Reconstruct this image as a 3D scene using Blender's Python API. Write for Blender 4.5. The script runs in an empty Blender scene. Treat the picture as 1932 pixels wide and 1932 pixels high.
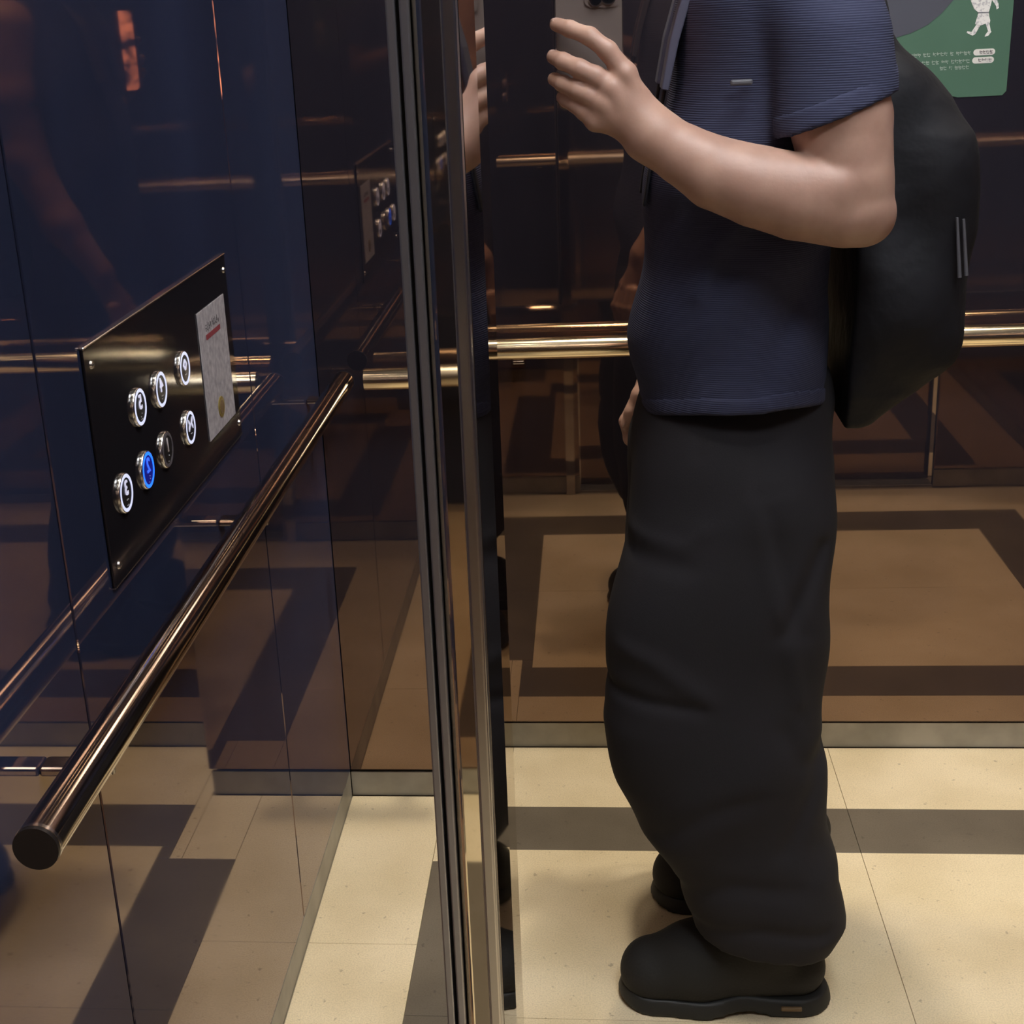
import bpy, bmesh, math, random
import numpy as np
from mathutils import Vector, Matrix

random.seed(7)
S = bpy.context.scene
COL = S.collection

# ------------------------------------------------------------------ camera
def setup_camera():
    yaw, pit, rol = 0.11337, 0.33703, -0.05408
    cam = bpy.data.cameras.new('camera')
    ob = bpy.data.objects.new('camera', cam)
    COL.objects.link(ob)
    fw = Vector((-math.sin(yaw) * math.cos(pit), math.cos(yaw) * math.cos(pit), -math.sin(pit)))
    r = Vector((math.cos(yaw), math.sin(yaw), 0))
    u = r.cross(fw)
    r2 = math.cos(rol) * r + math.sin(rol) * u
    u2 = -math.sin(rol) * r + math.cos(rol) * u
    m = Matrix((r2, u2, -fw)).transposed().to_4x4()
    m.translation = Vector((0, 0, 1.33))
    ob.matrix_world = m
    cam.sensor_width = 36
    cam.lens = 2653.8 / 1932 * 36
    cam.shift_x = 0.06365
    cam.shift_y = -0.0034
    cam.clip_start = 0.02
    S.camera = ob
setup_camera()

# ------------------------------------------------------------------ world, exposure
W = bpy.data.worlds.new('world')
S.world = W
W.use_nodes = True
W.node_tree.nodes['Background'].inputs[0].default_value = (0.02, 0.024, 0.035, 1)
W.node_tree.nodes['Background'].inputs[1].default_value = 1.0
S.view_settings.view_transform = 'Standard'
S.view_settings.look = 'None'
S.view_settings.gamma = 1
S.view_settings.exposure = 1.42
S.view_settings.use_curve_mapping = False
S.cycles.use_denoising = True
S.cycles.max_bounces = 12
S.cycles.glossy_bounces = 8
S.cycles.sample_clamp_indirect = 6.0

LIGHT = dict(panel=9.5, downlight=20.0)

# ------------------------------------------------------------------ materials
def principled(name, col, rough=0.5, metal=0.0, spec=0.5, emit=None, estr=0.0):
    m = bpy.data.materials.new(name)
    m.use_nodes = True
    b = m.node_tree.nodes['Principled BSDF']
    b.inputs['Base Color'].default_value = (*col, 1)
    b.inputs['Roughness'].default_value = rough
    b.inputs['Metallic'].default_value = metal
    b.inputs['Specular IOR Level'].default_value = spec
    if emit:
        b.inputs['Emission Color'].default_value = (*emit, 1)
        b.inputs['Emission Strength'].default_value = estr
    return m

def nodes(m):
    t = m.node_tree
    return t, t.nodes, t.links, t.nodes['Principled BSDF']

def add_noise_colour(m, c1, c2, scale=8.0, detail=6, lo=0.35, hi=0.65, stretch=(1, 1, 1)):
    t, n, l, b = nodes(m)
    tc = n.new('ShaderNodeTexCoord')
    mp = n.new('ShaderNodeMapping')
    mp.inputs['Scale'].default_value = stretch
    nz = n.new('ShaderNodeTexNoise')
    nz.inputs['Scale'].default_value = scale
    nz.inputs['Detail'].default_value = detail
    cr = n.new('ShaderNodeValToRGB')
    cr.color_ramp.elements[0].position = lo
    cr.color_ramp.elements[0].color = (*c1, 1)
    cr.color_ramp.elements[1].position = hi
    cr.color_ramp.elements[1].color = (*c2, 1)
    l.new(tc.outputs['Object'], mp.inputs['Vector'])
    l.new(mp.outputs['Vector'], nz.inputs['Vector'])
    l.new(nz.outputs['Fac'], cr.inputs['Fac'])
    l.new(cr.outputs['Color'], b.inputs['Base Color'])
    return nz, cr

def add_bump(m, scale, strength, dist=0.001, kind='noise', stretch=(1, 1, 1)):
    t, n, l, b = nodes(m)
    tc = n.new('ShaderNodeTexCoord')
    mp = n.new('ShaderNodeMapping')
    mp.inputs['Scale'].default_value = stretch
    if kind == 'noise':
        tx = n.new('ShaderNodeTexNoise'); tx.inputs['Scale'].default_value = scale
        tx.inputs['Detail'].default_value = 4
        out = tx.outputs['Fac']
    else:
        tx = n.new('ShaderNodeTexWave'); tx.bands_direction = 'Z'
        tx.inputs['Scale'].default_value = scale
        tx.inputs['Distortion'].default_value = 0.6
        tx.inputs['Detail Scale'].default_value = 0.02
        out = tx.outputs['Fac']
    bp = n.new('ShaderNodeBump')
    bp.inputs['Strength'].default_value = strength
    bp.inputs['Distance'].default_value = dist
    l.new(tc.outputs['Object'], mp.inputs['Vector'])
    l.new(mp.outputs['Vector'], tx.inputs['Vector'])
    l.new(out, bp.inputs['Height'])
    l.new(bp.outputs['Normal'], b.inputs['Normal'])

def mirror_metal(name, col, rough, glare_film=0.0, glare_col=(0.5, 0.6, 1.0), glare_rough=0.5):
    """polished metal with wiping marks; bluish glare is put into the colour of a thin smeary film on it"""
    m = principled(name, col, rough, 1.0)
    t, n, l, b = nodes(m)
    tc = n.new('ShaderNodeTexCoord')
    mp = n.new('ShaderNodeMapping'); mp.inputs['Scale'].default_value = (1, 1, 0.25)
    nz = n.new('ShaderNodeTexNoise'); nz.inputs['Scale'].default_value = 9; nz.inputs['Detail'].default_value = 5
    mr = n.new('ShaderNodeMapRange')
    mr.inputs['From Min'].default_value = 0.35; mr.inputs['From Max'].default_value = 0.75
    mr.inputs['To Min'].default_value = rough * 0.5; mr.inputs['To Max'].default_value = rough * 1.6
    l.new(tc.outputs['Object'], mp.inputs['Vector']); l.new(mp.outputs['Vector'], nz.inputs['Vector'])
    l.new(nz.outputs['Fac'], mr.inputs['Value']); l.new(mr.outputs['Result'], b.inputs['Roughness'])
    if glare_film > 0:
        g = n.new('ShaderNodeBsdfDiffuse')          # smears, with bluish glare painted into their colour
        g.inputs['Color'].default_value = (*glare_col, 1)
        g.inputs['Roughness'].default_value = glare_rough
        mx = n.new('ShaderNodeMixShader'); mx.inputs[0].default_value = glare_film
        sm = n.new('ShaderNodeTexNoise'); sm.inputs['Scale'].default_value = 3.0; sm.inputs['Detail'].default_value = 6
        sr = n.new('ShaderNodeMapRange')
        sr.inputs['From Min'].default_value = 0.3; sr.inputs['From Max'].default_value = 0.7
        sr.inputs['To Min'].default_value = glare_film * 0.7; sr.inputs['To Max'].default_value = glare_film * 1.3
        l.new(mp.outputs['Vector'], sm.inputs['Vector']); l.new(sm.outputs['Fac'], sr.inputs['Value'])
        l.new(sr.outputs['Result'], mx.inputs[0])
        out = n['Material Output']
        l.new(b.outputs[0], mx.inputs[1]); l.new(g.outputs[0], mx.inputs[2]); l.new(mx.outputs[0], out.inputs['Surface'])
    return m

M = {}
M['bronze'] = mirror_metal('polished_bronze', (0.225, 0.155, 0.11), 0.030, 0.11, (0.14, 0.185, 0.40), 0.3)  # blue of the smears paints in the left wall's glare
M['bronze_back'] = mirror_metal('polished_bronze_back', (0.245, 0.17, 0.123), 0.025, 0.10, (0.16, 0.15, 0.22), 0.3)  # fainter veil of glare painted into the smear tint
M['plate'] = principled('panel_plate', (0.012, 0.011, 0.014), 0.09, 0.0, spec=0.2)
M['rail'] = principled('rail_steel', (0.62, 0.54, 0.46), 0.12, 1.0)
M['rail_dull'] = principled('rail_dull', (0.50, 0.42, 0.33), 0.34, 1.0)
M['rail_brass'] = principled('rail_back', (0.92, 0.78, 0.55), 0.16, 1.0)
M['steel'] = principled('steel', (0.55, 0.53, 0.52), 0.25, 1.0)
M['steel_bright'] = principled('steel_bright', (0.8, 0.78, 0.76), 0.2, 1.0)
M['post_strip'] = principled('post_strip', (0.36, 0.36, 0.40), 0.30, 0.85)
M['post_face'] = mirror_metal('post_face', (0.90, 0.82, 0.66), 0.03)
M['post_side'] = mirror_metal('post_side', (0.42, 0.38, 0.36), 0.02)
M['kick'] = principled('kick_metal', (0.21, 0.20, 0.17), 0.45, 0.25)
add_noise_colour(M['kick'], (0.30, 0.28, 0.235), (0.40, 0.375, 0.32), 14, 4)
M['gap'] = principled('gap_black', (0.006, 0.006, 0.006), 0.8)
M['black'] = principled('black_plastic', (0.012, 0.010, 0.010), 0.35)
M['tile'] = principled('beige_tile', (0.55, 0.46, 0.31), 0.42)
M['strip'] = principled('dark_tile', (0.13, 0.11, 0.085), 0.38)
M['joint'] = principled('tile_joint', (0.36, 0.30, 0.21), 0.8)
def speckle(m, base, base2, dark):
    t, n, l, b = nodes(m)
    nz, cr = add_noise_colour(m, base, base2, 5.5, 8)
    tc = n.new('ShaderNodeTexCoord')
    v = n.new('ShaderNodeTexNoise'); v.inputs['Scale'].default_value = 75; v.inputs['Detail'].default_value = 3
    r = n.new('ShaderNodeValToRGB')
    r.color_ramp.elements[0].position = 0.66; r.color_ramp.elements[0].color = (0, 0, 0, 1)
    r.color_ramp.elements[1].position = 0.74; r.color_ramp.elements[1].color = (1, 1, 1, 1)
    f = n.new('ShaderNodeTexNoise'); f.inputs['Scale'].default_value = 420; f.inputs['Detail'].default_value = 2
    mx = n.new('ShaderNodeMix'); mx.data_type = 'RGBA'
    mx.inputs[7].default_value = (*dark, 1)
    mm = n.new('ShaderNodeMath'); mm.operation = 'MULTIPLY'; mm.inputs[1].default_value = 0.55
    l.new(tc.outputs['Object'], v.inputs['Vector']); l.new(v.outputs['Fac'], r.inputs['Fac'])
    l.new(r.outputs['Color'], mm.inputs[0]); l.new(mm.outputs[0], mx.inputs[0])
    l.new(cr.outputs['Color'], mx.inputs[6])
    mx2 = n.new('ShaderNodeMix'); mx2.data_type = 'RGBA'; mx2.blend_type = 'MULTIPLY'; mx2.inputs[0].default_value = 0.45
    fr = n.new('ShaderNodeValToRGB')
    fr.color_ramp.elements[0].position = 0.3; fr.color_ramp.elements[0].color = (0.68, 0.68, 0.68, 1)
    fr.color_ramp.elements[1].position = 0.6; fr.color_ramp.elements[1].color = (1.1, 1.1, 1.1, 1)
    l.new(tc.outputs['Object'], f.inputs['Vector']); l.new(f.outputs['Fac'], fr.inputs['Fac'])
    l.new(mx.outputs[2], mx2.inputs[6]); l.new(fr.outputs['Color'], mx2.inputs[7])
    l.new(mx2.outputs[2], b.inputs['Base Color'])
speckle(M['tile'], (0.66, 0.545, 0.345), (0.78, 0.66, 0.45), (0.25, 0.19, 0.12))
speckle(M['strip'], (0.125, 0.103, 0.075), (0.170, 0.142, 0.105), (0.05, 0.04, 0.03))
M['ceiling'] = principled('ceiling_panel', (0.35, 0.34, 0.34), 0.5)
M['lamp'] = principled('lamp_panel', (0.9, 0.9, 0.9), 0.5, emit=(0.92, 0.95, 1.0), estr=LIGHT['panel'])
M['lamp_lens'] = principled('lamp_lens', (0.9, 0.9, 0.9), 0.5, emit=(1.0, 0.9, 0.75), estr=12.0)
M['ring_white'] = principled('ring_white', (0.3, 0.3, 0.4), 0.4, emit=(0.66, 0.70, 1.0), estr=0.36)
M['ring_blue'] = principled('ring_blue', (0.02, 0.08, 0.6), 0.4, emit=(0.012, 0.13, 1.0), estr=0.75)
M['face_blue'] = principled('face_blue', (0.01, 0.01, 0.1), 0.4, emit=(0.0, 0.001, 0.05), estr=1.0)
M['ring_off'] = principled('ring_off', (0.10, 0.09, 0.11), 0.4)
M['digit_white'] = principled('digit_white', (0.4, 0.4, 0.45), 0.4, emit=(0.72, 0.72, 0.95), estr=0.25)
M['digit_off'] = principled('digit_off', (0.55, 0.50, 0.52), 0.5)
M['digit_blue'] = principled('digit_blue', (0.05, 0.1, 0.7), 0.4, emit=(0.03, 0.12, 1.0), estr=0.45)
M['button_face'] = principled('button_face', (0.012, 0.012, 0.014), 0.3)
M['braille'] = principled('braille', (0.5, 0.5, 0.55), 0.4)
M['paper'] = principled('notice_paper', (0.38, 0.35, 0.37), 0.6)
add_noise_colour(M['paper'], (0.26, 0.24, 0.26), (0.46, 0.43, 0.45), 130, 6, 0.3, 0.7)
M['red'] = principled('red_bar', (0.24, 0.035, 0.05), 0.6)
M['ink'] = principled('ink', (0.09, 0.08, 0.09), 0.7)
M['gold'] = principled('gold_seal', (0.30, 0.22, 0.05), 0.35, 0.4)
M['green'] = principled('poster_green', (0.075, 0.165, 0.115), 0.5)
add_noise_colour(M['green'], (0.070, 0.155, 0.108), (0.082, 0.175, 0.125), 6, 3)
M['poster_white'] = principled('poster_white', (0.74, 0.74, 0.74), 0.6)
add_noise_colour(M['poster_white'], (0.50, 0.50, 0.54), (0.80, 0.80, 0.80), 260, 2, 0.36, 0.48)
M['poster_plain'] = principled('poster_plain', (0.74, 0.74, 0.72), 0.6)
M['poster_text'] = principled('poster_text', (0.42, 0.50, 0.45), 0.6)
M['poster_slate'] = principled('poster_slate', (0.075, 0.08, 0.11), 0.55)
M['skin'] = principled('skin', (0.56, 0.36, 0.28), 0.48)
M['skin'].node_tree.nodes['Principled BSDF'].inputs['Subsurface Weight'].default_value = 0.12
M['skin'].node_tree.nodes['Principled BSDF'].inputs['Subsurface Radius'].default_value = (0.012, 0.005, 0.003)
add_noise_colour(M['skin'], (0.41, 0.240, 0.182), (0.49, 0.300, 0.228), 28, 6)
add_bump(M['skin'], 260, 0.12, 0.001)
M['nail'] = principled('nail', (0.62, 0.42, 0.36), 0.28)
M['hair'] = principled('hair', (0.012, 0.010, 0.010), 0.4)
add_bump(M['hair'], 60, 0.6, 0.004, stretch=(1, 1, 0.2))
M['shirt'] = principled('navy_knit', (0.042, 0.047, 0.088), 0.85, spec=0.25)
add_bump(M['shirt'], 125, 0.4, 0.001, 'wave')
M['shirt_hem'] = principled('navy_hem', (0.045, 0.050, 0.094), 0.85, spec=0.25)
add_bump(M['shirt_hem'], 125, 0.4, 0.001, 'wave')
M['trousers'] = principled('black_cotton', (0.019, 0.0175, 0.021), 0.85, spec=0.3)
add_bump(M['trousers'], 500, 0.25, 0.0008)
M['shoe'] = principled('black_knit', (0.020, 0.019, 0.018), 0.75, spec=0.35)
add_bump(M['shoe'], 240, 0.5, 0.0015)
M['sole'] = principled('black_sole', (0.016, 0.016, 0.015), 0.6)
M['tag_tan'] = principled('tan_tag', (0.16, 0.10, 0.045), 0.6)
M['pack'] = principled('black_nylon', (0.0075, 0.0075, 0.0105), 0.7, spec=0.3)
add_bump(M['pack'], 14, 0.6, 0.012)
M['strap'] = principled('slate_strap', (0.062, 0.066, 0.105), 0.8)
M['zip'] = principled('zip_grey', (0.10, 0.10, 0.115), 0.5)
M['phone_back'] = principled('phone_back', (0.21, 0.17, 0.155), 0.22, 0.35)
M['phone_edge'] = principled('phone_edge', (0.60, 0.57, 0.55), 0.2, 1.0)
M['lens'] = principled('lens_glass', (0.006, 0.006, 0.008), 0.08)
M['screen'] = principled('phone_screen', (0.01, 0.01, 0.01), 0.2)
def screen_nodes():
    t, n, l, b = nodes(M['screen'])
    tc = n.new('ShaderNodeTexCoord'); nz = n.new('ShaderNodeTexNoise'); nz.inputs['Scale'].default_value = 34
    cr = n.new('ShaderNodeValToRGB')
    cr.color_ramp.elements[0].position = 0.4; cr.color_ramp.elements[0].color = (0.03, 0.02, 0.03, 1)
    cr.color_ramp.elements[1].position = 0.62; cr.color_ramp.elements[1].color = (1.0, 0.42, 0.28, 1)
    l.new(tc.outputs['Object'], nz.inputs['Vector']); l.new(nz.outputs['Fac'], cr.inputs['Fac'])
    l.new(cr.outputs['Color'], b.inputs['Emission Color'])
    b.inputs['Emission Strength'].default_value = 2.0
screen_nodes()

# ------------------------------------------------------------------ builders
def prop(o, label=None, cat=None, group=None, kind=None):
    if label: o['label'] = label
    if cat: o['category'] = cat
    if group: o['group'] = group
    if kind: o['kind'] = kind
    return o

def root(name, loc, **k):
    e = bpy.data.objects.new(name, None)
    e.empty_display_size = 0.05
    e.location = loc
    COL.objects.link(e)
    return prop(e, **k)

def world_of(o):
    m = Matrix.Identity(4)
    while o is not None:
        m = Matrix.Translation(o.location) @ m
        o = o.parent
    return m

def link(name, me, mat, parent=None, smooth=False, **k):
    o = bpy.data.objects.new(name, me)
    if mat is not None:
        me.materials.append(M[mat] if isinstance(mat, str) else mat)
    COL.objects.link(o)
    if parent is not None:
        o.parent = parent
        o.matrix_parent_inverse = (world_of(parent) if parent.type == 'EMPTY' else Matrix.Identity(4)).inverted()
    if smooth:
        for p in me.polygons: p.use_smooth = True
    return prop(o, **k)

def pymesh(name, v, f):
    me = bpy.data.meshes.new(name)
    me.from_pydata([tuple(map(float, p)) for p in v], [], f)
    me.update()
    return me

def from_bm(name, bm, mat, parent=None, smooth=False, **k):
    me = bpy.data.meshes.new(name)
    bmesh.ops.recalc_face_normals(bm, faces=bm.faces[:])
    bm.to_mesh(me); bm.free()
    return link(name, me, mat, parent, smooth, **k)

def add_box(bm, x0, x1, y0, y1, z0, z1, bev=0.0, seg=2):
    r = bmesh.ops.create_cube(bm, size=1.0)
    vs = r['verts']
    for v in vs:
        v.co = Vector(((x0 + x1) / 2 + v.co.x * (x1 - x0), (y0 + y1) / 2 + v.co.y * (y1 - y0), (z0 + z1) / 2 + v.co.z * (z1 - z0)))
    if bev > 0:
        es = list({e for v in vs for e in v.link_edges})
        bmesh.ops.bevel(bm, geom=es, offset=bev, segments=seg, affect='EDGES', profile=0.5)

def box(name, x0, x1, y0, y1, z0, z1, mat, parent=None, bev=0.0, seg=2, **k):
    bm = bmesh.new()
    add_box(bm, x0, x1, y0, y1, z0, z1, bev, seg)
    return from_bm(name, bm, mat, parent, False, **k)

def add_tube(bm, a, b, r0, r1=None, n=32, caps=True):
    a = Vector(a); b = Vector(b); r1 = r0 if r1 is None else r1
    d = (b - a).normalized()
    s = d.cross(Vector((0, 0, 1)))
    if s.length < 1e-4: s = d.cross(Vector((1, 0, 0)))
    s.normalize(); t = d.cross(s)
    A = [bm.verts.new(a + r0 * (math.cos(2 * math.pi * i / n) * s + math.sin(2 * math.pi * i / n) * t)) for i in range(n)]
    B = [bm.verts.new(b + r1 * (math.cos(2 * math.pi * i / n) * s + math.sin(2 * math.pi * i / n) * t)) for i in range(n)]
    for i in range(n):
        f = bm.faces.new((A[i], A[(i + 1) % n], B[(i + 1) % n], B[i])); f.smooth = True
    if caps:
        for f in (bm.faces.new(A[::-1]), bm.faces.new(B)):
            for e in f.edges: e.smooth = False

def tube(name, a, b, r0, mat, parent=None, r1=None, n=40, **k):
    bm = bmesh.new(); add_tube(bm, a, b, r0, r1, n)
    return from_bm(name, bm, mat, parent, False, **k)

def prism(name, pts, axis, d0, d1, mat, parent=None, **k):
    """polygon pts (u,v) extruded along an axis: 'x' -> (u=y,v=z), 'y' -> (u=x,v=z), 'z' -> (u=x,v=y)"""
    def P(u, v, d):
        return {'x': (d, u, v), 'y': (u, d, v), 'z': (u, v, d)}[axis]
    n = len(pts)
    v = [P(u, w, d0) for u, w in pts] + [P(u, w, d1) for u, w in pts]
    f = [tuple(range(n)), tuple(range(2 * n - 1, n - 1, -1))] + [(i, (i + 1) % n, n + (i + 1) % n, n + i) for i in range(n)]
    bm = bmesh.new()
    bv = [bm.verts.new(p) for p in v]
    for q in f: bm.faces.new([bv[i] for i in q])
    return from_bm(name, bm, mat, parent, False, **k)

def ellipse_pts(cu, cv, ru, rv, n=40):
    return [(cu + ru * math.cos(2 * math.pi * i / n), cv + rv * math.sin(2 * math.pi * i / n)) for i in range(n)]

def ring_mesh(name, cx, cy, cz, r0, r1, x0, x1, mat, parent, n=48, **k):
    """flat ring facing +x, between radii r0 < r1, from x0 to x1"""
    bm = bmesh.new()
    L = []
    for (r, x) in ((r0, x0), (r1, x0), (r1, x1), (r0, x1)):
        L.append([bm.verts.new((x, cy + r * math.cos(2 * math.pi * i / n), cz + r * math.sin(2 * math.pi * i / n))) for i in range(n)])
    for j in range(4):
        A, B = L[j], L[(j + 1) % 4]
        for i in range(n):
            bm.faces.new((A[i], A[(i + 1) % n], B[(i + 1) % n], B[i]))
    return from_bm(name, bm, mat, parent, False, **k)

def text_mesh(name, s, size, fn, depth, mat, parent, bold=0.0):
    """lettering as solid mesh; fn maps (u, v, d) to world"""
    cu = bpy.data.curves.new(name, 'FONT')
    cu.body = s; cu.size = size; cu.align_x = 'CENTER'; cu.align_y = 'CENTER'
    cu.extrude = depth / 2; cu.offset = bold
    cu.resolution_u = 6
    o = bpy.data.objects.new(name, cu); COL.objects.link(o)
    dg = bpy.context.evaluated_depsgraph_get(); dg.update()
    me = bpy.data.meshes.new_from_object(o.evaluated_get(dg))
    bpy.data.objects.remove(o); bpy.data.curves.remove(cu)
    for v in me.vertices: v.co = Vector(fn(v.co.x, v.co.y, v.co.z))
    bm = bmesh.new(); bm.from_mesh(me); bpy.data.meshes.remove(me)
    return from_bm(name, bm, mat, parent)

# ------------------------------------------------------------------ implicit surfaces (organic shapes)
BIG = np.float32(1.0)
class Field:
    def __init__(s, lo, hi, h):
        s.lo = np.array(lo, float); s.h = h
        s.n = np.ceil((np.array(hi) - s.lo) / h).astype(int) + 1
        s.F = np.full(s.n, BIG, np.float32)
        s.ax = [(s.lo[i] + h * np.arange(s.n[i])).astype(np.float32) for i in range(3)]
    def sub(s, lo, hi):
        a = np.clip(np.floor((np.array(lo) - s.lo) / s.h).astype(int), 0, s.n)
        b = np.clip(np.ceil((np.array(hi) - s.lo) / s.h).astype(int) + 1, 0, s.n)
        sl = tuple(slice(a[i], b[i]) for i in range(3))
        g = np.meshgrid(*[s.ax[i][sl[i]] for i in range(3)], indexing='ij', sparse=True)
        return sl, g
    def grid(s):
        return np.meshgrid(*s.ax, indexing='ij', sparse=True)
    @staticmethod
    def smin(a, b, k):
        if k <= 0: return np.minimum(a, b)
        h = np.maximum(k - np.abs(a - b), 0) / k
        return np.minimum(a, b) - h * h * k * 0.25
    def cone(s, a, b, ra, rb, k=0.01, sc=(1, 1, 1)):
        a = np.array(a, float); b = np.array(b, float); sc = np.array(sc, float)
        m = max(ra, rb) / sc.min() + 3 * k + 2 * s.h
        sl, g = s.sub(np.minimum(a, b) - m, np.maximum(a, b) + m)
        if min(x.size for x in g) == 0: return s
        d = (b - a) * sc; L = max(float(d @ d), 1e-9)
        px, py, pz = [(g[i] - a[i]) * sc[i] for i in range(3)]
        t = np.clip((px * d[0] + py * d[1] + pz * d[2]) / L, 0, 1)
        q = np.sqrt((px - t * d[0]) ** 2 + (py - t * d[1]) ** 2 + (pz - t * d[2]) ** 2) - (ra + t * (rb - ra))
        s.F[sl] = s.smin(s.F[sl], q.astype(np.float32), k)
        return s
    def chain(s, pts, rad, k=0.008, sc=(1, 1, 1)):
        for i in range(len(pts) - 1):
            s.cone(pts[i], pts[i + 1], rad[i], rad[i + 1], k, sc)
        return s
    def mesh(s, name):
        F = s.F; n = F.shape
        I = F < 0
        c = np.zeros([k - 1 for k in n], np.uint8)
        for a in (0, 1):
            for b in (0, 1):
                for d in (0, 1):
                    c += I[a:n[0] - 1 + a, b:n[1] - 1 + b, d:n[2] - 1 + d]
        act = (c > 0) & (c < 8)
        idx = np.argwhere(act)
        vid = np.full(act.shape, -1, np.int64); vid[tuple(idx.T)] = np.arange(len(idx))
        pos = np.zeros((len(idx), 3)); cnt = np.zeros(len(idx))
        E = []
        for ax in range(3):
            o = [i for i in range(3) if i != ax]
            for p in (0, 1):
                for q in (0, 1):
                    A = [0, 0, 0]; A[o[0]] = p; A[o[1]] = q
                    B = list(A); B[ax] = 1
                    E.append((np.array(A), np.array(B)))
        for A, B in E:
            va = F[tuple((idx + A).T)]; vb = F[tuple((idx + B).T)]
            cr = (va < 0) != (vb < 0)
            t = np.where(cr, va / np.where(cr, va - vb, 1), 0)
            pos += cr[:, None] * (A + t[:, None] * (B - A)); cnt += cr
        V = s.lo + s.h * (idx + pos / cnt[:, None])
        smooth = s.smooth if hasattr(s, 'smooth') else 0
        faces = []
        for ax in range(3):
            o = [i for i in range(3) if i != ax]
            sl0 = [slice(None)] * 3; sl1 = [slice(None)] * 3
            sl0[ax] = slice(0, -1); sl1[ax] = slice(1, None)
            a = I[tuple(sl0)]; b = I[tuple(sl1)]
            e = np.argwhere(a != b)
            ok = (e[:, o[0]] > 0) & (e[:, o[1]] > 0) & (e[:, o[0]] < n[o[0]] - 1) & (e[:, o[1]] < n[o[1]] - 1)
            e = e[ok]
            def cell(p, q):
                x = e.copy(); x[:, o[0]] -= p; x[:, o[1]] -= q
                return vid[tuple(x.T)]
            Q = np.stack([cell(1, 1), cell(0, 1), cell(0, 0), cell(1, 0)], 1)
            flip = ~a[tuple(e.T)]
            if ax == 1: flip = ~flip
            Q[flip] = Q[flip][:, ::-1]
            faces.append(Q)
        Q = np.concatenate(faces); Q = Q[(Q >= 0).all(1)]
        for _ in range(smooth):
            acc = np.zeros_like(V); ct = np.zeros(len(V))
            for i in range(4):
                a_, b_ = Q[:, i], Q[:, (i + 1) % 4]
                for c_ in range(3):
                    acc[:, c_] += np.bincount(a_, V[b_, c_], len(V)) + np.bincount(b_, V[a_, c_], len(V))
                ct += np.bincount(a_, minlength=len(V)) + np.bincount(b_, minlength=len(V))
            V = 0.5 * V + 0.5 * acc / np.maximum(ct, 1)[:, None]
        me = bpy.data.meshes.new(name)
        me.vertices.add(len(V)); me.vertices.foreach_set('co', V.astype(np.float32).ravel())
        me.loops.add(Q.size); me.loops.foreach_set('vertex_index', Q.astype(np.int32).ravel())
        me.polygons.add(len(Q)); me.polygons.foreach_set('loop_start', np.arange(0, Q.size, 4, dtype=np.int32))
        me.update(calc_edges=True); me.validate()
        return me

def slab_field(g, zs, xf, xb, yc, b, n=2.4):
    """implicit loft of upright superellipse slices"""
    X, Y, Z = g
    z0 = Z.ravel()
    f = np.interp(z0, zs, xf); r = np.interp(z0, zs, xb)
    c = ((f + r) / 2).reshape(1, 1, -1); a = ((r - f) / 2).reshape(1, 1, -1)
    y = np.interp(z0, zs, yc).reshape(1, 1, -1); bb = np.interp(z0, zs, b).reshape(1, 1, -1)
    q = (np.abs((X - c) / a) ** n + np.abs((Y - y) / bb) ** n) ** (1 / n)
    return (q - 1) * np.minimum(a, bb)

# ================================================================== THE CAR
XL, XR = -0.452, 1.285          # side walls
YB, YL = 2.388, 2.208           # rear wall, and its projecting corner pier
YR = -0.738                     # wall behind the viewer
XC = -0.19                      # flank of the corner pier
ZC = 2.45
KICK = 0.050

# floor ------------------------------------------------------------
floor = box('floor', XL - 0.05, XR + 0.05, YR - 0.05, YB + 0.05, -0.06, -0.004, 'joint', kind='structure')
def tiles(kind, rects):
    for (x0, x1, y0, y1) in rects:
        g = 0.0004
        box('border_strip' if kind == 'strip' else 'tile', x0 + g, x1 - g, y0 + g, y1 - g, -0.0042, 0.0, kind, floor, 0.0004, 1)
OX0, OX1, IX0, IX1 = -0.284, 1.115, -0.146, 0.985
FY0, FY1, BY0, BY1 = 1.085, 1.231, 2.040, 2.175
tiles('strip', [(OX0, 0.42, FY0, FY1), (0.42, OX1, FY0, FY1),
                (-0.168, 0.42, BY0, BY1), (0.42, OX1, BY0, BY1), (-0.168, IX0, 2.003, BY0),
                (OX0, IX0, FY1, 1.62), (OX0, IX0, 1.62, 2.003), (IX1, OX1, FY1, BY0)])
tiles('tile', [(IX0, 0.42, FY1, 1.62), (0.42, IX1, FY1, 1.62), (IX0, 0.42, 1.62, BY0), (0.42, IX1, 1.62, BY0),
               (-0.168, 0.42, BY1, YB), (0.42, OX1, BY1, YB), (XC, -0.168, 2.003, YB), (OX1, XR, FY0, YB),
               (OX0, XC, 2.003, YL), (XL, OX0, 1.78, YL), (XL, OX0, FY0, 1.78),
               (XL, 0.42, 0.90, FY0), (0.42, XR, 0.90, FY0)])
# the same floor on the viewer's side of the front
mY = lambda y: 1.65 - y
tiles('strip', [(OX0, OX1, mY(FY1), mY(FY0)), (OX0, OX1, mY(BY1), mY(BY0)), (OX0, IX0, mY(BY0), mY(FY1)), (IX1, OX1, mY(BY0), mY(FY1))])
tiles('tile', [(IX0, 0.42, mY(BY0), mY(FY1)), (0.42, IX1, mY(BY0), mY(FY1)), (XL, XR, YR, mY(BY1)),
               (XL, OX0, mY(BY1), mY(FY0)), (OX1, XR, mY(BY1), mY(FY0)), (XL, XR, mY(FY0), 0.79)])

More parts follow.
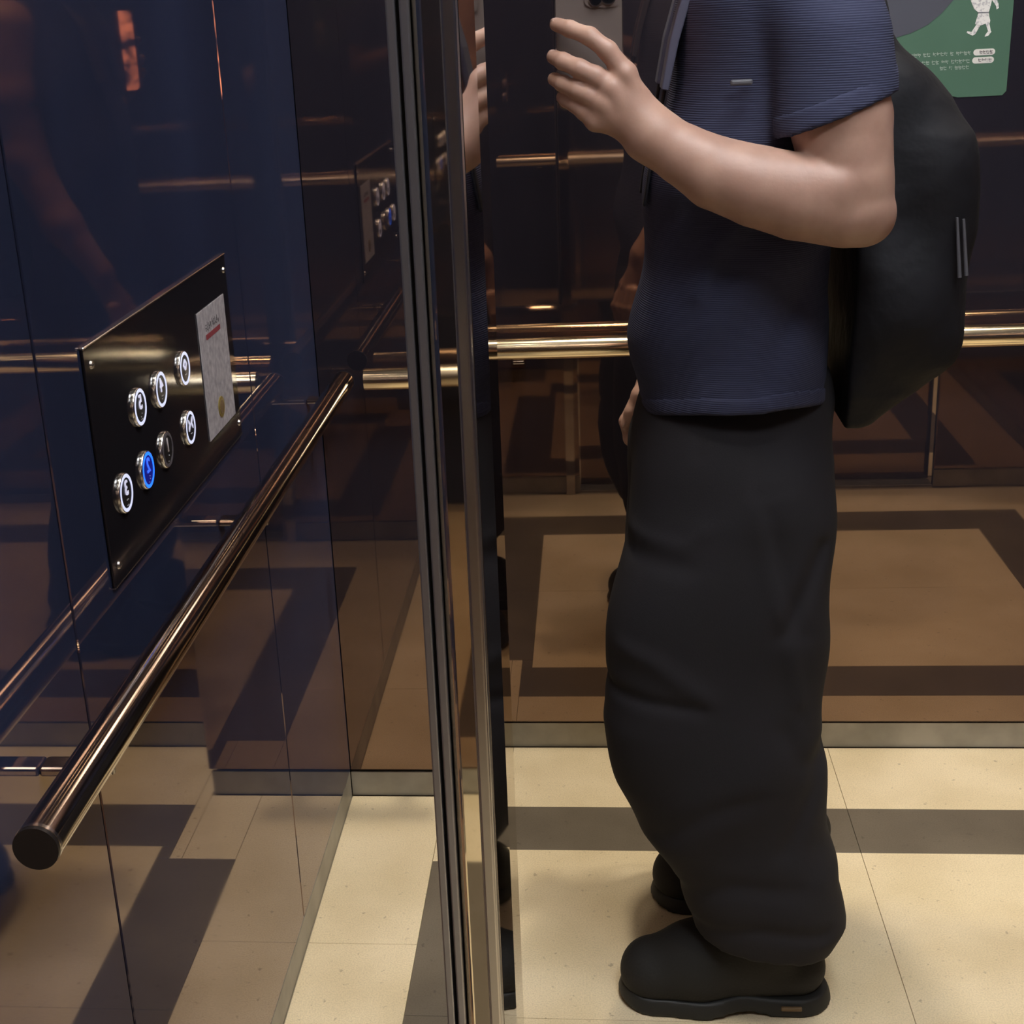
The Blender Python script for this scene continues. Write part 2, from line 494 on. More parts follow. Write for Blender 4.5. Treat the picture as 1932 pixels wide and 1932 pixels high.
# walls ------------------------------------------------------------
def wall_frame(name):
    return root(name, (0, 0, 0), kind='structure')
wl = box('wall_left', XL - 0.05, XL - 0.012, YR, YB, 0, ZC, 'gap', kind='structure')
for y0, y1, dx in ((YR, 0.30, 0), (0.30, 1.0765, 0.0), (1.0785, 1.767, 0), (1.769, YL, 0)):
    p = box('panel', XL - 0.012, XL + dx, y0 + 0.0008, y1 - 0.0008, KICK + 0.004, ZC, 'bronze', wl, 0.0012, 1)
box('baseboard_left', XL - 0.011, XL - 0.001, YR, YL, 0, KICK, 'kick', kind='structure')

wb = box('wall_back', XC, XR + 0.05, YB + 0.012, YB + 0.05, 0, ZC, 'gap', kind='structure')
box('panel', XC, XR, YB, YB + 0.012, KICK + 0.005, ZC, 'bronze_back', wb, 0.0012, 1)
box('baseboard_back', XC, XR, YB + 0.004, YB + 0.011, 0, KICK, 'kick', kind='structure')
wp = box('wall_corner', XL - 0.012, XC - 0.012, YL + 0.012, YB + 0.05, 0, ZC, 'gap', kind='structure')
box('panel', XL, XC, YL, YL + 0.012, KICK + 0.004, ZC, 'bronze_back', wp, 0.0012, 1)
box('panel', XC - 0.012, XC, YL + 0.013, YB + 0.012, KICK + 0.004, ZC, 'bronze_back', wp, 0.0012, 1)
box('baseboard_corner', XL, XC - 0.004, YL + 0.004, YL + 0.011, 0, KICK - 0.003, 'kick', kind='structure')

wr = box('wall_right', XR + 0.012, XR + 0.05, YR, YB, 0, ZC, 'gap', kind='structure')
box('panel', XR, XR + 0.012, YR, 0.80, KICK + 0.004, ZC, 'bronze', wr, 0.0012, 1)
box('panel', XR, XR + 0.012, 0.802, YB, KICK + 0.004, ZC, 'bronze', wr, 0.0012, 1)
box('baseboard_right', XR + 0.004, XR + 0.011, YR, YB, 0, KICK, 'kick', kind='structure')
wq = box('wall_rear', XL, XR, YR - 0.05, YR - 0.012, 0, ZC, 'gap', kind='structure')
box('panel', XL, XR, YR - 0.012, YR, KICK + 0.004, ZC, 'bronze_back', wq, 0.0012, 1)
box('baseboard_rear', XL, XR, YR - 0.011, YR - 0.004, 0, KICK, 'kick', kind='structure')
box('ceiling', XL - 0.05, XR + 0.05, YR - 0.05, YB + 0.05, ZC, ZC + 0.04, 'ceiling', kind='structure')

# low front with its two door leaves and sill
HF = 0.55
for nm, x0, x1 in (('wall_front', XL, -0.05), ('wall_front_right', 0.945, XR)):
    wf = box(nm, x0, x1, 0.862, 0.878, 0, HF, 'gap', kind='structure')
    box('panel', x0, x1, 0.878, 0.890, KICK + 0.004, HF, 'bronze_back', wf, 0.001, 1)
    box('baseboard_' + nm[5:], x0, x1, 0.879, 0.886, 0, KICK, 'kick', kind='structure')
for nm, x0, x1 in (('door_1', -0.049, 0.447), ('door_2', 0.449, 0.944)):
    d = box(nm, x0, x1, 0.800, 0.825, 0.006, HF, 'bronze_back', kind='structure', bev=0.001, seg=1)
sill = box('trim_2', -0.049, 0.944, 0.795, 0.878, -0.004, 0.003, 'kick', kind='structure')
for i in range(4):
    box('sill_groove', -0.049, 0.944, 0.832 + i * 0.011, 0.836 + i * 0.011, 0.003, 0.0036, 'gap', sill)

# ------------------------------------------------------------------ jamb post between the two mirror fields
jamb = root('trim_1', (-0.08, 0.78, 0), kind='structure')
ZT = ZC - 0.002
box('edge_strip', -0.1015, -0.0965, 0.738, 0.760, 0, ZT, 'post_strip', jamb, 0.001, 2)
box('edge_gap', -0.0965, -0.0945, 0.744, 0.760, 0, ZT, 'gap', jamb)
box('edge_strip', -0.0945, -0.0895, 0.737, 0.760, 0, ZT, 'post_strip', jamb, 0.001, 2)
prof = [(-0.0895, 0.752)]
for i in range(9):
    a = math.radians(180 + 10 * i)
    prof.append((-0.0835 + 0.0055 * math.cos(a), 0.7445 + 0.0055 * math.sin(a)))
prof += [(-0.0835, 0.739), (-0.0742, 0.739), (-0.0742, 0.752)]
o = prism('round_face', prof, 'z', 0, ZT, 'post_face', jamb)
box('edge_strip', -0.0742, -0.0662, 0.7365, 0.752, 0, ZT, 'steel', jamb, 0.0018, 3)
prism('side_face', [(-0.0890, 0.7525), (-0.0660, 0.7525), (-0.0638, 0.8280), (-0.0890, 0.8280)], 'z', 0, ZT, 'post_side', jamb)
prism('side_face', [(-0.0890, 0.8284), (-0.0640, 0.8284), (-0.0640, 0.9040), (-0.0890, 0.9040)], 'z', 0, ZT, 'post_side', jamb)

# ------------------------------------------------------------------ handrails
def brackets_along(parent, pts, axis, mat):
    for (a, b) in pts:
        bm = bmesh.new()
        a = Vector(a); b = Vector(b)
        if axis == 'x':
            add_box(bm, min(a.x, b.x), max(a.x, b.x), a.y - 0.011, a.y + 0.011, a.z - 0.004, a.z + 0.004, 0.0025, 2)
        else:
            add_box(bm, a.x - 0.011, a.x + 0.011, min(a.y, b.y), max(a.y, b.y), a.z - 0.004, a.z + 0.004, 0.0025, 2)
        br = from_bm('bracket', bm, mat, parent)
RX, RZ = -0.397, 0.792
hl = root('handrail', (RX, 0.82, RZ), label='long polished steel handrail running along the left wall under the button panel', cat='handrail')
tube('tube', (RX, 0.823, RZ), (RX, 2.135, RZ), 0.0170, 'rail', hl, n=64)
tube('end_cap', (RX, 0.8195, RZ), (RX, 0.8235, RZ), 0.0168, 'black', hl, n=48)
tube('end_rim', (RX, 0.8235, RZ), (RX, 0.8265, RZ), 0.0173, 'steel_bright', hl, n=64)
tube('end_cap', (RX, 2.135, RZ), (RX, 2.139, RZ), 0.0168, 'black', hl, n=48)
brackets_along(hl, [((XL, y, RZ - 0.0215), (RX + 0.004, y, RZ - 0.0215)) for y in (0.972, 1.556, 2.13 - 0.02)], 'x', 'rail')
for y in (0.972, 1.556, 2.11):
    tube('bracket_stud', (RX, y, RZ - 0.027), (RX, y, RZ - 0.014), 0.005, 'steel', hl, n=16)
hs = root('handrail', (-0.365, 2.15, RZ), label='short end of brass-toned handrail on the corner pier left of the post', cat='handrail')
tube('tube', (-0.365, 2.152, RZ - 0.001), (XC - 0.004, 2.152, RZ - 0.001), 0.0172, 'rail_brass', hs, n=64)
brackets_along(hs, [((-0.235, YL, RZ - 0.0225), (-0.235, 2.152, RZ - 0.0225))], 'y', 'rail')
hb = root('handrail', (XC, 2.331, RZ), label='bright brass-toned handrail across the rear wall behind the person', cat='handrail')
tube('tube', (XC + 0.004, 2.331, RZ), (1.20, 2.331, RZ), 0.0182, 'rail_brass', hb, n=64)
brackets_along(hb, [((x, YB, RZ - 0.0235), (x, 2.331, RZ - 0.0235)) for x in (-0.13, 0.30, 0.95)], 'y', 'rail')
hr = root('handrail', (0.4, YR + 0.056, RZ), label='handrail on the wall behind the viewer, seen mirrored in the post', cat='handrail')
tube('tube', (-0.36, YR + 0.056, RZ), (1.2, YR + 0.056, RZ), 0.0175, 'rail_dull', hr, n=48)
brackets_along(hr, [((x, YR, RZ - 0.0225), (x, YR + 0.056, RZ - 0.0225)) for x in (-0.2, 0.4, 1.0)], 'y', 'rail')

# ------------------------------------------------------------------ button panel on the left wall
PX = XL + 0.0028
cp = root('button_panel', (XL, 1.43, 0.84), label='dark wheelchair-height lift button panel with seven round buttons on the left wall', cat='control panel')
PY0, PY1, PZ0, PZ1 = 1.177, 1.690, 0.841, 1.068
box('plate', XL + 0.0002, PX, PY0, PY1, PZ0, PZ1, 'plate', cp, 0.0012, 2)
box('top_edge', XL + 0.0002, PX + 0.0012, PY0, PY1, PZ1, PZ1 + 0.0022, 'steel_bright', cp, 0.0006, 1)
box('bottom_edge', XL + 0.0002, PX + 0.0005, PY0, PY1, PZ0 - 0.0010, PZ0, 'steel', cp)
for y in (PY0 + 0.017, PY1 - 0.012):
    for z in (PZ0 + 0.017, PZ1 - 0.017):
        sc = tube('screw', (PX, y, z), (PX + 0.002, y, z), 0.0042, 'steel', cp, r1=0.0034, n=20)
        box('screw_slot', PX + 0.0019, PX + 0.0023, y - 0.003, y + 0.003, z - 0.0006, z + 0.0006, 'gap', sc)
def wall_text(y, z, x):
    return lambda u, v, d: (x + d, y - u, z + v)      # reads mirrored, as in the picture
BR = 0.0185
braille_sets = {'5': [(0, 0), (1, 1), (0, 2), (1, 2)], '4': [(0, 0), (1, 0), (1, 1)], '3': [(0, 0), (1, 0), (0, 2), (1, 2)],
                '2': [(0, 0), (0, 1), (1, 2)], '1': [(0, 0), (1, 2)], 'open': [(0, 0), (1, 0)], 'close': [(0, 0), (1, 0)]}
def button(key, y, z, lit):
    names = {'open': 'open-door', 'close': 'close-door'}
    lab = {'white': 'lit white ring', 'blue': 'glowing blue ring', 'off': 'unlit ring'}[lit]
    b = root('button', (PX, y, z))
    b.parent = cp
    b.matrix_parent_inverse = world_of(cp).inverted()
    b.location = (PX, y, z)
    b['label'] = f'round {names.get(key, "floor " + key)} button with {lab}'
    def L(o):
        return o
    def part(fn, *a, **k):
        o = fn(*a, **k)
        o.parent = b
        o.matrix_parent_inverse = Matrix.Translation((-PX, -y, -z))
        return o
    # bezel: a domed metal collar
    bm = bmesh.new(); n = 48
    rings = [(BR + 0.0012, PX), (BR + 0.0012, PX + 0.0018), (BR + 0.0008, PX + 0.0030), (BR + 0.0002, PX + 0.0038), (BR - 0.0003, PX + 0.0038), (BR - 0.0003, PX)]
    R_ = [[bm.verts.new((x, y + r * math.cos(2 * math.pi * i / n), z + r * math.sin(2 * math.pi * i / n))) for i in range(n)] for r, x in rings]
    for A, B in zip(R_[:-1], R_[1:]):
        for i in range(n):
            f = bm.faces.new((A[i], A[(i + 1) % n], B[(i + 1) % n], B[i])); f.smooth = True
    part(from_bm, 'bezel', bm, 'steel_bright', None)
    part(ring_mesh, 'light_ring', 0, y, z, BR - 0.0036, BR - 0.0006, PX + 0.002, PX + 0.0040, {'white': 'ring_white', 'blue': 'ring_blue', 'off': 'ring_off'}[lit], None)
    part(tube, 'face', (PX, y, z), (PX + 0.0036, y, z), BR - 0.0038, {'blue': 'face_blue'}.get(lit, 'button_face'), None, n=48)
    dm = {'white': 'digit_white', 'blue': 'digit_blue', 'off': 'digit_off'}[lit]
    X0 = PX + 0.0037
    if key in '12345':
        part(text_mesh, 'numeral', key, 0.0205, wall_text(y, z + 0.0042, X0 + 0.0004), 0.0008, dm, None, 0.0003)
    else:
        bm = bmesh.new()
        def tri(pts):
            lo = [bm.verts.new((X0, y + u, z + 0.004 + w)) for u, w in pts]; hi = [bm.verts.new((X0 + 0.0008, y + u, z + 0.004 + w)) for u, w in pts]
            k = len(pts)
            bm.faces.new(lo); bm.faces.new(hi[::-1])
            for i in range(k): bm.faces.new((lo[i], lo[(i + 1) % k], hi[(i + 1) % k], hi[i]))
        if key == 'open':
            tri([(-0.0072, 0), (-0.0010, 0.0062), (-0.0010, 0.0030), (-0.0035, 0), (-0.0010, -0.0030), (-0.0010, -0.0062)])
            tri([(0.0072, 0), (0.0010, 0.0062), (0.0010, 0.0030), (0.0035, 0), (0.0010, -0.0030), (0.0010, -0.0062)])
        else:
            tri([(-0.0010, 0), (-0.0075, 0.0068), (-0.0075, 0.0030), (-0.0048, 0), (-0.0075, -0.0030), (-0.0075, -0.0068)])
            tri([(0.0010, 0), (0.0075, 0.0068), (0.0075, 0.0030), (0.0048, 0), (0.0075, -0.0030), (0.0075, -0.0068)])
        part(from_bm, 'symbol', bm, dm, None)
    bm = bmesh.new()
    for (i, j) in braille_sets[key]:
        add_tube(bm, (X0, y + 0.0016 - i * 0.0032, z - 0.0068 - j * 0.0028), (X0 + 0.0007, y + 0.0016 - i * 0.0032, z - 0.0068 - j * 0.0028), 0.0007, 0.0004, 8)
    part(from_bm, 'braille_dots', bm, 'braille', None)
for key, y, z, lit in (('5', 1.302, 0.982, 'white'), ('4', 1.374, 0.981, 'white'), ('open', 1.464, 0.981, 'white'),
                       ('3', 1.231, 0.917, 'white'), ('2', 1.302, 0.917, 'blue'), ('1', 1.371, 0.917, 'off'), ('close', 1.460, 0.915, 'white')):
    button(key, y, z, lit)
# notice plate glued on the panel
np_ = box('notice_plate', PX, PX + 0.0012, 1.540, 1.663, 0.874, 1.025, 'paper', cp, 0.0004, 1, label='worn pale notice plate with a red bar and gold seal')
box('red_bar', PX + 0.0012, PX + 0.0016, 1.568, 1.632, 0.9885, 0.9945, 'red', np_)
bm = bmesh.new()
for i in range(9):
    y0 = 1.569 + i * 0.0070
    for _ in range(4):
        a = y0 + random.uniform(0, 0.0035); c = 0.998 + random.uniform(0, 0.008)
        if random.random() < 0.5: add_box(bm, PX + 0.0012, PX + 0.0015, a, a + random.uniform(0.002, 0.0045), c, c + 0.0013)
        else: add_box(bm, PX + 0.0012, PX + 0.0015, a, a + 0.0012, c - 0.001, c + random.uniform(0.002, 0.004))
from_bm('print_line', bm, 'ink', np_)
sl = prism('gold_seal', ellipse_pts(1.600, 0.9005, 0.013, 0.0125), 'x', PX + 0.0012, PX + 0.0022, 'gold', np_)
prism('seal_core', ellipse_pts(1.600, 0.9005, 0.0085, 0.0085), 'x', PX + 0.0022, PX + 0.0026, 'tag_tan', np_)

# ------------------------------------------------------------------ poster on the rear wall
PYF = YB - 0.0006
po = root('poster', (0.52, YB, 1.165), label='green notice poster with mirror-written lines and a white walking figure', cat='poster')
prism('sheet', [(0.385, 1.170), (0.560, 1.166), (0.566, 1.1685), (0.578, 1.1655), (0.646, 1.1655), (0.652, 1.172), (0.655, 1.64), (0.385, 1.64)], 'y', YB - 0.0006, YB - 0.0001, 'green', po)
def flat(name, pts, mat, k=1, par=None):
    return prism(name, pts, 'y', YB - 0.0006 - 0.0003 * k, YB - 0.0006, mat, par or po)
flat('slate_shape', [(0.385, 1.245), (0.470, 1.2585), (0.500, 1.266), (0.525, 1.277), (0.545, 1.293), (0.562, 1.312), (0.580, 1.345), (0.575, 1.40), (0.385, 1.40)], 'poster_slate')
fig = flat('walking_figure', [(0.588, 1.310), (0.594, 1.297), (0.601, 1.2915), (0.597, 1.2745), (0.604, 1.2715), (0.613, 1.2745), (0.619, 1.2745), (0.6195, 1.279), (0.6175, 1.285),
            (0.6165, 1.2915), (0.6185, 1.300), (0.620, 1.309), (0.6265, 1.300), (0.628, 1.2945), (0.631, 1.2965), (0.6305, 1.302), (0.623, 1.318), (0.616, 1.335), (0.597, 1.335)], 'poster_white')
flat('figure_leg', [(0.599, 1.2735), (0.605, 1.2725), (0.5985, 1.2600), (0.5945, 1.2575), (0.585, 1.2622), (0.586, 1.2645), (0.5925, 1.2632)], 'poster_white')
flat('figure_leg', [(0.613, 1.2745), (0.6185, 1.2745), (0.6215, 1.2635), (0.6225, 1.2620), (0.6185, 1.2565), (0.6130, 1.2550), (0.6130, 1.2570), (0.6175, 1.2630)], 'poster_white')
flat('belt_line', [(0.600, 1.2905), (0.617, 1.2905), (0.617, 1.2917), (0.600, 1.2917)], 'poster_slate', 2)
def pill(u0, u1, v0, v1, mat, k=1):
    r = (v1 - v0) / 2; c = (v0 + v1) / 2
    pts = [(u0 + r + r * math.cos(math.radians(a)), c + r * math.sin(math.radians(a))) for a in range(90, 271, 20)]
    pts += [(u1 - r + r * math.cos(math.radians(a)), c + r * math.sin(math.radians(a))) for a in range(-90, 91, 20)]
    return flat('pill', pts, mat, k)
def glyph_row(name, u0, u1, v, h, mat, k, gaps=()):
    """a line of small block syllables built of strokes"""
    bm = bmesh.new()
    u = u1
    y1 = YB - 0.0006; y0 = y1 - 0.0003 * k
    i = 0
    while u - h * 0.9 > u0:
        if i in gaps:
            u -= h * 0.55; i += 1; continue
        w = h * 0.86; a = u - w
        st = h * 0.15
        top = random.choice((0, 1, 2))
        add_box(bm, a + w * 0.42, u, y0, y1, v + h * 0.5 + st, v + h * 0.5 + 2 * st)
        if top: add_box(bm, a + w * 0.42, a + w * 0.42 + st, y0, y1, v + h * 0.35, v + h * 0.8)
        if top == 2: add_box(bm, u - st, u, y0, y1, v + h * 0.35, v + h * 0.8)
        add_box(bm, a + w * 0.12, a + w * 0.12 + st, y0, y1, v + h * 0.3, v + h)
        add_box(bm, a, a + w * 0.12, y0, y1, v + h * 0.6, v + h * 0.6 + st)
        if random.random() < 0.7: add_box(bm, a + w * 0.2, u, y0, y1, v, v + st)
        if random.random() < 0.6: add_box(bm, u - w * 0.35, u - w * 0.35 + st, y0, y1, v, v + h * 0.3)
        u -= h; i += 1
    return from_bm(name, bm, mat, po)
pill(0.5975, 0.6305, 1.2275, 1.2370, 'poster_plain'); glyph_row('pill_text', 0.602, 0.6265, 1.2297, 0.0052, 'ink', 2)
pill(0.5965, 0.6295, 1.2155, 1.2250, 'poster_plain'); glyph_row('pill_text', 0.601, 0.6255, 1.2177, 0.0052, 'ink', 2)
glyph_row('text_line', 0.492, 0.5935, 1.2292, 0.0058, 'poster_text', 1, (4, 6, 11, 14))
glyph_row('text_line', 0.470, 0.5925, 1.2172, 0.0058, 'poster_text', 1, (5, 8, 11, 15))
glyph_row('text_line', 0.5430, 0.5920, 1.2080, 0.0056, 'poster_text', 1, (4, 6))

# ================================================================== PERSON
person = root('person', (0.17, 1.80, 0.0), label='standing person in navy T-shirt and wide black trousers holding up a phone', cat='person')

# body: head, neck, torso, both arms and hands as one surface ----------------
B = Field((-0.085, 1.545, 0.68), (0.40, 2.10, 1.70), 0.0026)
# torso core and hips (under the clothes)
B.cone((0.19, 1.80, 0.80), (0.185, 1.80, 1.10), 0.085, 0.085, 0.05, (1, 0.72, 1))
B.cone((0.185, 1.80, 1.10), (0.20, 1.80, 1.27), 0.085, 0.09, 0.05, (1, 0.72, 1))
B.cone((0.225, 1.70, 1.345), (0.225, 1.90, 1.345), 0.05, 0.05, 0.04)
B.chain([(0.21, 1.80, 1.34), (0.19, 1.80, 1.43), (0.185, 1.80, 1.47)], [0.062, 0.052, 0.052], 0.03)
# head, facing -x
B.cone((0.19, 1.80, 1.575), (0.165, 1.80, 1.57), 0.082, 0.078, 0.03, (0.95, 1.05, 0.92))
B.cone((0.145, 1.80, 1.51), (0.118, 1.80, 1.485), 0.055, 0.034, 0.03)
B.cone((0.088, 1.80, 1.56), (0.072, 1.80, 1.528), 0.009, 0.0125, 0.012)
B.cone((0.085, 1.785, 1.500), (0.085, 1.815, 1.500), 0.0075, 0.0075, 0.006)
for s_ in (-1, 1):
    B.cone((0.19, 1.80 + s_ * 0.078, 1.56), (0.195, 1.80 + s_ * 0.083, 1.53), 0.016, 0.010, 0.008, (1, 1.6, 0.7))
    B.cone((0.098, 1.80 + s_ * 0.032, 1.567), (0.100, 1.80 + s_ * 0.034, 1.567), 0.013, 0.013, 0.006)
# near arm (raised, elbow bent)
B.chain([(0.245, 1.668, 1.35), (0.262, 1.640, 1.28), (0.270, 1.618, 1.20), (0.279, 1.609, 1.135), (0.285, 1.606, 1.108)],
        [0.048, 0.050, 0.0545, 0.0485, 0.043], 0.003)
B.cone((0.277, 1.606, 1.130), (0.300, 1.607, 1.096), 0.042, 0.030, 0.012)
FA = Field((-0.085, 1.545, 0.68), (0.40, 2.10, 1.70), 0.0026)
FA.chain([(0.274, 1.601, 1.107), (0.224, 1.598, 1.1215), (0.180, 1.598, 1.135), (0.135, 1.600, 1.151), (0.100, 1.605, 1.1715), (0.064, 1.609, 1.1945)],
        [0.0425, 0.0462, 0.0440, 0.0395, 0.0330, 0.0285], 0.002)
FA.cone((0.264, 1.584, 1.134), (0.205, 1.590, 1.140), 0.029, 0.027, 0.012)
B.F = Field.smin(B.F, FA.F, 0.004)
del FA
# hand: back of the hand, fingers closed round the phone
K = {'i': (0.0375, 1.602, 1.2600), 'm': (0.0220, 1.600, 1.2455), 'r': (0.0120, 1.602, 1.2300), 'p': (0.0045, 1.608, 1.2120)}
WR = (0.064, 1.609, 1.196)
B.cone(WR, (0.046, 1.612, 1.222), 0.0275, 0.0240, 0.016)
for f_, r_ in (('i', 0.0128), ('m', 0.0130), ('r', 0.0128), ('p', 0.0118)):
    B.cone((0.052, 1.610, 1.208), K[f_], 0.0190, r_, 0.013)
B.cone((0.030, 1.611, 1.240), (0.016, 1.613, 1.222), 0.0145, 0.0145, 0.012)
FK = 0.0045
B.chain([K['i'], (0.0185, 1.6015, 1.2850), (-0.0005, 1.605, 1.3005), (-0.022, 1.616, 1.3090), (-0.0365, 1.630, 1.3140)], [0.0118, 0.0102, 0.0094, 0.0086, 0.0076], FK)
B.chain([K['m'], (0.0050, 1.5995, 1.2595), (-0.012, 1.602, 1.2680), (-0.030, 1.612, 1.2760), (-0.0405, 1.629, 1.2805)], [0.0122, 0.0105, 0.0098, 0.0090, 0.0080], FK)
B.chain([K['r'], (-0.0030, 1.602, 1.2400), (-0.016, 1.606, 1.2460), (-0.031, 1.616, 1.2525), (-0.0405, 1.631, 1.2570)], [0.0118, 0.0102, 0.0094, 0.0085, 0.0075], FK)
B.chain([K['p'], (-0.0080, 1.609, 1.2225), (-0.018, 1.614, 1.2300), (-0.0270, 1.622, 1.2345), (-0.0320, 1.633, 1.2370)], [0.0108, 0.0092, 0.0084, 0.0078, 0.0070], FK)
# thumb on the far (screen) side
B.chain([(0.058, 1.620, 1.212), (0.052, 1.648, 1.228), (0.040, 1.666, 1.248), (0.022, 1.669, 1.272), (0.010, 1.668, 1.287)], [0.0150, 0.0135, 0.0105, 0.0095, 0.0080], 0.008)
# tendons / knuckle hints
for f_ in 'imr':
    k_ = np.array(K[f_]); B.cone(k_ + [0, -0.0085, 0.001], k_ + [0.012, -0.0065, -0.017], 0.0042, 0.0030, 0.008)
# far arm hanging
B.chain([(0.235, 1.945, 1.35), (0.235, 1.965, 1.22), (0.225, 1.975, 1.10), (0.165, 1.985, 0.97), (0.100, 1.985, 0.868)], [0.055, 0.050, 0.042, 0.038, 0.027], 0.02)
B.cone((0.100, 1.985, 0.868), (0.078, 1.982, 0.805), 0.025, 0.024, 0.015, (1, 1.25, 1))
B.chain([(0.086, 1.972, 0.845), (0.062, 1.958, 0.806), (0.050, 1.955, 0.782), (0.0415, 1.955, 0.762)], [0.015, 0.0115, 0.0095, 0.0075], 0.006)
for i_, (dx, dy) in enumerate(((-0.026, -0.012), (-0.018, 0.006), (-0.008, 0.020), (0.004, 0.030))):
    B.chain([(0.076 + dx * 0.6, 1.982 + dy * 0.8, 0.800), (0.068 + dx, 1.980 + dy, 0.765), (0.068 + dx * 0.8, 1.974 + dy, 0.740), (0.078 + dx * 0.6, 1.968 + dy, 0.722)],
            [0.0105, 0.0095, 0.0088, 0.0075], 0.004)
body = link('body', B.mesh('body'), 'skin', person, True)
def nail(c, n_, u_, w, h):
    c = Vector(c); n_ = Vector(n_).normalized(); u_ = Vector(u_); u_ = (u_ - n_ * u_.dot(n_)).normalized(); s_ = n_.cross(u_)
    bm = bmesh.new(); N = 20
    rim = [bm.verts.new(c + s_ * (w * math.cos(2 * math.pi * i / N)) + u_ * (h * math.sin(2 * math.pi * i / N)) - n_ * 0.0012 * abs(math.cos(2 * math.pi * i / N))) for i in range(N)]
    cen = bm.verts.new(c + n_ * 0.0006)
    for i in range(N): bm.faces.new((rim[i], rim[(i + 1) % N], cen))
    low = bm.verts.new(c - n_ * 0.002)
    for i in range(N): bm.faces.new((rim[(i + 1) % N], rim[i], low))
    from_bm('nail', bm, 'nail', body, True)
nail((-0.0385, 1.6240, 1.3175), (-0.45, -0.75, 0.5), (-0.6, 0.5, 0.3), 0.0045, 0.0058)
nail((-0.0425, 1.6225, 1.2840), (-0.65, -0.7, 0.3), (-0.5, 0.7, 0.3), 0.0048, 0.0060)
nail((0.0385, 1.9500, 0.7675), (-0.8, -0.4, 0.35), (-0.4, 0, -0.9), 0.0045, 0.0058)

# hair -----------------------------------------------------------------------
Hf = Field((0.06, 1.66, 1.46), (0.34, 1.94, 1.72), 0.005)
Hf.cone((0.205, 1.80, 1.592), (0.165, 1.80, 1.605), 0.092, 0.085, 0.02, (0.95, 1.02, 0.95))
Hf.cone((0.245, 1.80, 1.56), (0.235, 1.80, 1.51), 0.055, 0.045, 0.03, (1, 0.75, 1))
g = Hf.grid()
Hf.F = np.maximum(Hf.F, (1.585 - g[2] - (g[0] - 0.12) * 0.75 + 0 * g[1]).astype(np.float32))
hair = link('hair', Hf.mesh('hair'), 'hair', person, True)

# T-shirt --------------------------------------------------------------------
def folds(g, rows):
    X, Y, Z = g
    out = 0
    for (kx, ky, kz, ph, amp) in rows:
        out = out + amp * np.sin(kx * X + ky * Y + kz * Z + ph + 1.3 * np.sin(0.37 * kz * X + 0.5 * kx * Z))
    return out
T = Field((0.0, 1.545, 0.80), (0.37, 2.09, 1.46), 0.0038)
g = T.grid()
zs = [0.80, 0.825, 0.86, 0.895, 0.93, 0.99, 1.09, 1.15, 1.21, 1.33, 1.40, 1.45]
xf = [0.060, 0.059, 0.053, 0.047, 0.047, 0.054, 0.064, 0.072, 0.086, 0.105, 0.125, 0.150]
xb = [0.296, 0.294, 0.292, 0.292, 0.290, 0.287, 0.292, 0.298, 0.306, 0.315, 0.305, 0.285]
yb = [0.160, 0.160, 0.160, 0.158, 0.156, 0.154, 0.156, 0.160, 0.165, 0.165, 0.145, 0.080]
D = slab_field(g, zs, xf, xb, [1.80] * len(zs), yb, 2.3)
D = D + folds(g, [(9, 7, 26, 0.4, 0.0028), (22, 5, -34, 1.7, 0.0018), (-14, 11, 41, 2.9, 0.0015)])
def crease(g, path, depth, width, ylim):
    X, Y, Z = g
    best = 1e9
    for (ax_, az), (bx, bz) in zip(path[:-1], path[1:]):
        dx, dz = bx - ax_, bz - az
        t = np.clip(((X - ax_) * dx + (Z - az) * dz) / (dx * dx + dz * dz), 0, 1)
        best = np.minimum(best, (X - ax_ - t * dx) ** 2 + (Z - az - t * dz) ** 2)
    return depth * np.exp(-best / width ** 2) * np.clip((ylim - Y) / 0.03, 0, 1)
for p_, d_, w_ in (([(0.12, 1.005), (0.137, 1.059), (0.175, 1.10)], -0.006, 0.013), ([(0.066, 1.061), (0.10, 1.10)], 0.004, 0.010),
                   ([(0.20, 0.90), (0.235, 0.98), (0.265, 1.04)], 0.005, 0.014), ([(0.09, 0.88), (0.11, 0.96), (0.15, 1.03)], 0.004, 0.014)):
    D = D + crease(g, p_, d_, w_, 1.74)
D = np.maximum(D, g[2] - 1.415)
T.F = D.astype(np.float32)
# sleeves: cones, cut at the slanted hem and hollowed, then joined on
LO, HI = (0.0, 1.545, 0.80), (0.37, 2.09, 1.46)
SL = Field(LO, HI, 0.0038)
SL.cone((0.232, 1.690, 1.370), (0.260, 1.640, 1.280), 0.064, 0.0660, 0.0)
SL.cone((0.260, 1.640, 1.280), (0.270, 1.611, 1.150), 0.066, 0.0665, 0.0)
IN = Field(LO, HI, 0.0038)
IN.cone((0.264, 1.629, 1.232), (0.272, 1.609, 1.10), 0.0545, 0.0575, 0.0)
cut = ((g[0] - 0.266) * 0.346 + (g[2] - 1.208) * -0.938) + 0 * g[1]
near_s = np.maximum(np.maximum(SL.F, cut), -IN.F)
near_s = near_s + folds(g, [(25, 14, 30, 0.2, 0.0014)])
SR = Field(LO, HI, 0.0038)
SR.cone((0.235, 1.900, 1.355), (0.240, 1.962, 1.18), 0.070, 0.066, 0.0, (1, 1.05, 1))
far_s = np.maximum(SR.F, 1.20 - g[2] + 0 * g[0] + 0 * g[1])
Fc = Field.smin(Field.smin(T.F, near_s, 0.012), far_s, 0.012)
HB = Field(LO, HI, 0.0038)
HB.cone((0.2585, 1.6445, 1.295), (0.270, 1.611, 1.150), 0.0672, 0.0680, 0.0)
hem_band = np.maximum(np.maximum(HB.F, cut), -(cut + 0.024))
hem_band = np.maximum(hem_band, -IN.F)
